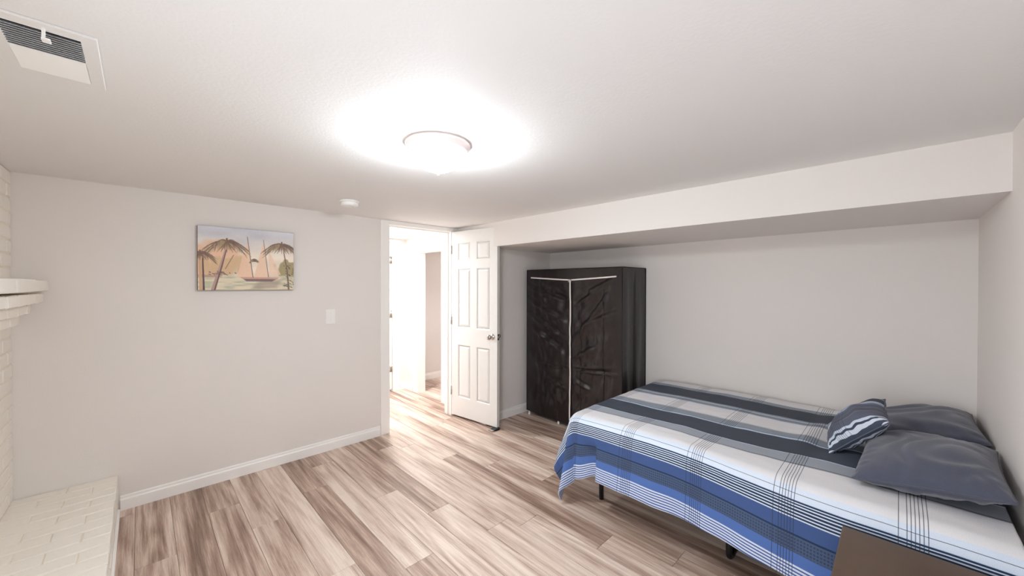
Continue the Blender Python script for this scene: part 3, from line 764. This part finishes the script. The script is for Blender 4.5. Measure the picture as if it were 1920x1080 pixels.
# pillows
def pillow_mesh(name, lx, ly, tk, seed=0, n=56, p=2.6, pinch=.05, uvf=None, wr=1):
    vs, fs, uvs = [], [], []
    for side_ in (1, -1):
        for j in range(n+1):
            for i in range(n+1):
                u, v = -1+2*i/n, -1+2*j/n
                u = math.sin(u*PI/2)*.6+u*.4; v = math.sin(v*PI/2)*.6+v*.4
                x = lx/2*u*(1-pinch*(1-v*v)); y = ly/2*v*(1-pinch*(1-u*u))
                f = max(0, (1-abs(u)**p)*(1-abs(v)**p))**.5
                z = side_*tk/2*f*(1.2 if side_ > 0 else .8)
                e = 1-max(abs(u), abs(v))
                w_ = noise.noise(Vector((x*6, y*6, seed+side_)))*.014*f
                w_ += noise.noise(Vector((x*30*(abs(v) > abs(u))+x*6, y*30*(abs(u) > abs(v))+y*6, seed*3)))*.010*math.exp(-((e-.16)/.14)**2)*wr
                w_ += .006*math.sin(6*noise.noise(Vector((x*3, y*4, seed*1.7)))*3)*f*wr
                vs.append((x, y, z+w_*side_)); uvs.append((x, y))
        o_ = 0 if side_ == 1 else (n+1)**2
        for j in range(n):
            for i in range(n):
                a = o_+j*(n+1)+i; q_ = (a, a+1, a+n+2, a+n+1); fs.append(q_ if side_ == 1 else q_[::-1])
    me = bpy.data.meshes.new(name); me.from_pydata(vs, [], fs)
    uv = me.uv_layers.new(name='weave')
    for lp in me.loops: uv.data[lp.index].uv = uvs[lp.vertex_index]
    bm = bmesh.new(); bm.from_mesh(me); bmesh.ops.remove_doubles(bm, verts=bm.verts, dist=.0006); bm.to_mesh(me); bm.free()
    return me
def place(o, loc, rot): o.location = loc; o.rotation_euler = [math.radians(a) for a in rot]; return o
def rim(parent, lx, ly, pinch=.05, r=.0035, m=None):
    pts = []; n = 24
    for k in range(4):
        for i in range(n):
            s = -1+2*i/n
            u, v = [(s, -1), (1, s), (-s, 1), (-1, -s)][k]
            pts.append((lx/2*u*(1-pinch*(1-v*v)), ly/2*v*(1-pinch*(1-u*u)), 0))
    pts.append(pts[0]); return MB().tube(pts, r, 6).out('seam', m, parent, True)
p1 = link('pillow', pillow_mesh('pillow', .58, .43, .17, 1), M['pillow'], None, True)
place(p1, (2.435, -.088, .658), (-9, -1, -2)); tag(p1, 'plump charcoal pillow nearest the camera at the head of the bed', 'pillow', 'charcoal pillows at the head of the bed')
rim(p1, .58, .43, m=M['pillow'])
p2 = link('pillow', pillow_mesh('pillow', .60, .43, .15, 5), M['pillow'], None, True)
place(p2, (3.105, -.090, .655), (-11, 0, 1)); tag(p2, 'charcoal pillow at the back of the bed behind the plaid cushion', 'pillow', 'charcoal pillows at the head of the bed')
rim(p2, .60, .43, m=M['pillow'])

def cushion_mat():
    m = bpy.data.materials.new('plaid_cushion_cotton'); m.use_nodes = True; nt = m.node_tree; Lk = nt.links; b = nt.nodes['Principled BSDF']; N = nt.nodes.new
    uv = N('ShaderNodeUVMap'); uv.uv_map = 'weave'; sp = N('ShaderNodeSeparateXYZ'); Lk.new(uv.outputs[0], sp.inputs[0])
    def ramp(src, bs, lo, hi):
        mr = N('ShaderNodeMapRange'); mr.inputs['From Min'].default_value = lo; mr.inputs['From Max'].default_value = hi; Lk.new(src, mr.inputs['Value'])
        cr = N('ShaderNodeValToRGB'); cr.color_ramp.interpolation = 'CONSTANT'; Lk.new(mr.outputs[0], cr.inputs[0]); e = cr.color_ramp.elements
        for i, (q, c) in enumerate(bs):
            x = e[i] if i < 2 else e.new((q-lo)/(hi-lo)); x.position = (q-lo)/(hi-lo); x.color = (*lin(c), 1)
        return cr.outputs[0]
    bs = [(-.2, (206, 212, 222)), (-.150, (60, 68, 84)), (-.142, (200, 208, 220)), (-.130, (52, 60, 80)), (-.122, (190, 200, 214)), (-.112, (88, 92, 108)), (-.07, (108, 112, 126)), (-.062, (84, 88, 102)), (-.02, (112, 114, 128)),
          (-.012, (86, 92, 108)), (.03, (96, 108, 130)), (.048, (196, 202, 212)), (.056, (98, 110, 130)), (.064, (200, 206, 216)), (.072, (66, 72, 86)), (.125, (190, 198, 208)), (.13, (64, 72, 86))]
    c1 = ramp(sp.outputs[0], bs, -.2, .2)
    def mm(op, a, bb=0.0):
        x = N('ShaderNodeMath'); x.operation = op
        for i, v in enumerate((a, bb)):
            if isinstance(v, (int, float)): x.inputs[i].default_value = v
            else: Lk.new(v, x.inputs[i])
        return x.outputs[0]
    X = sp.outputs[1]
    grp = None
    for q in (-.02, .0, .009, .018, .027, .036, .045):
        l = mm('LESS_THAN', mm('ABSOLUTE', mm('SUBTRACT', X, q+.03)), .0014); grp = l if grp is None else mm('ADD', grp, l)
    mx = N('ShaderNodeMix'); mx.data_type = 'RGBA'; Lk.new(mm('MULTIPLY', grp, .6), mx.inputs[0]); Lk.new(c1, mx.inputs[6]); mx.inputs[7].default_value = (*lin((50, 56, 72)), 1)
    Lk.new(mx.outputs[2], b.inputs['Base Color']); b.inputs['Roughness'].default_value = .85
    return m
M['cushion'] = cushion_mat()
c = link('cushion', pillow_mesh('cushion', .31, .31, .13, 9, pinch=.07), M['cushion'], None, True)
place(c, (2.63, .145, .712), (-46, -7, 4)); tag(c, 'small plaid cushion leaning on the charcoal pillows', 'cushion')
rim(c, .31, .31, .07, .003, M['cushion'])
# cushion, pillow local y points towards the foot of the bed
for o in (p1, p2, c): pass

# nightstand
t = thing('nightstand', 'dark brown wooden nightstand top in the lower right corner beside the bed', 'nightstand', (1.70, -.085, 0))
NX, NY, NZ = .211, .23, .52
MB().box((-NX, -NY, NZ-.022), (NX, NY, NZ), .003).out('top', M['wood'], t)
for s in (-1, 1): MB().box((s*NX*.96-.009, -NY+.012, .05), (s*NX*.96+.009, NY-.02, NZ-.022), .001).out('side_panel', M['wood'], t)
MB().box((-NX*.92, -NY+.012, .06), (NX*.92, -NY+.022, NZ-.022)).out('back_panel', M['wood'], t)
MB().box((-NX*.92, -NY+.02, .05), (NX*.92, NY-.03, .066)).out('bottom_panel', M['wood'], t)
for z0, z1 in ((.075, .275), (.285, .49)):
    d = MB().box((-NX*.9, NY-.03, z0), (NX*.9, NY-.012, z1), .003).out('drawer', M['wood'], t)
    MB().lathe([(0, 0), (.006, 0), (.006, .012), (.013, .018), (.012, .026), (0, .028)], 18, Matrix.Translation((0, NY-.012, (z0+z1)/2)) @ Matrix.Rotation(-PI/2, 4, 'X')).out('knob', M['chrome'], d, True)
for sx_ in (-1, 1):
    for sy_ in (-1, 1): MB().box((sx_*NX*.9-.015, sy_*NY*.88-.015, 0), (sx_*NX*.9+.015, sy_*NY*.88+.015, .052), .002).out('leg', M['wood'], t)
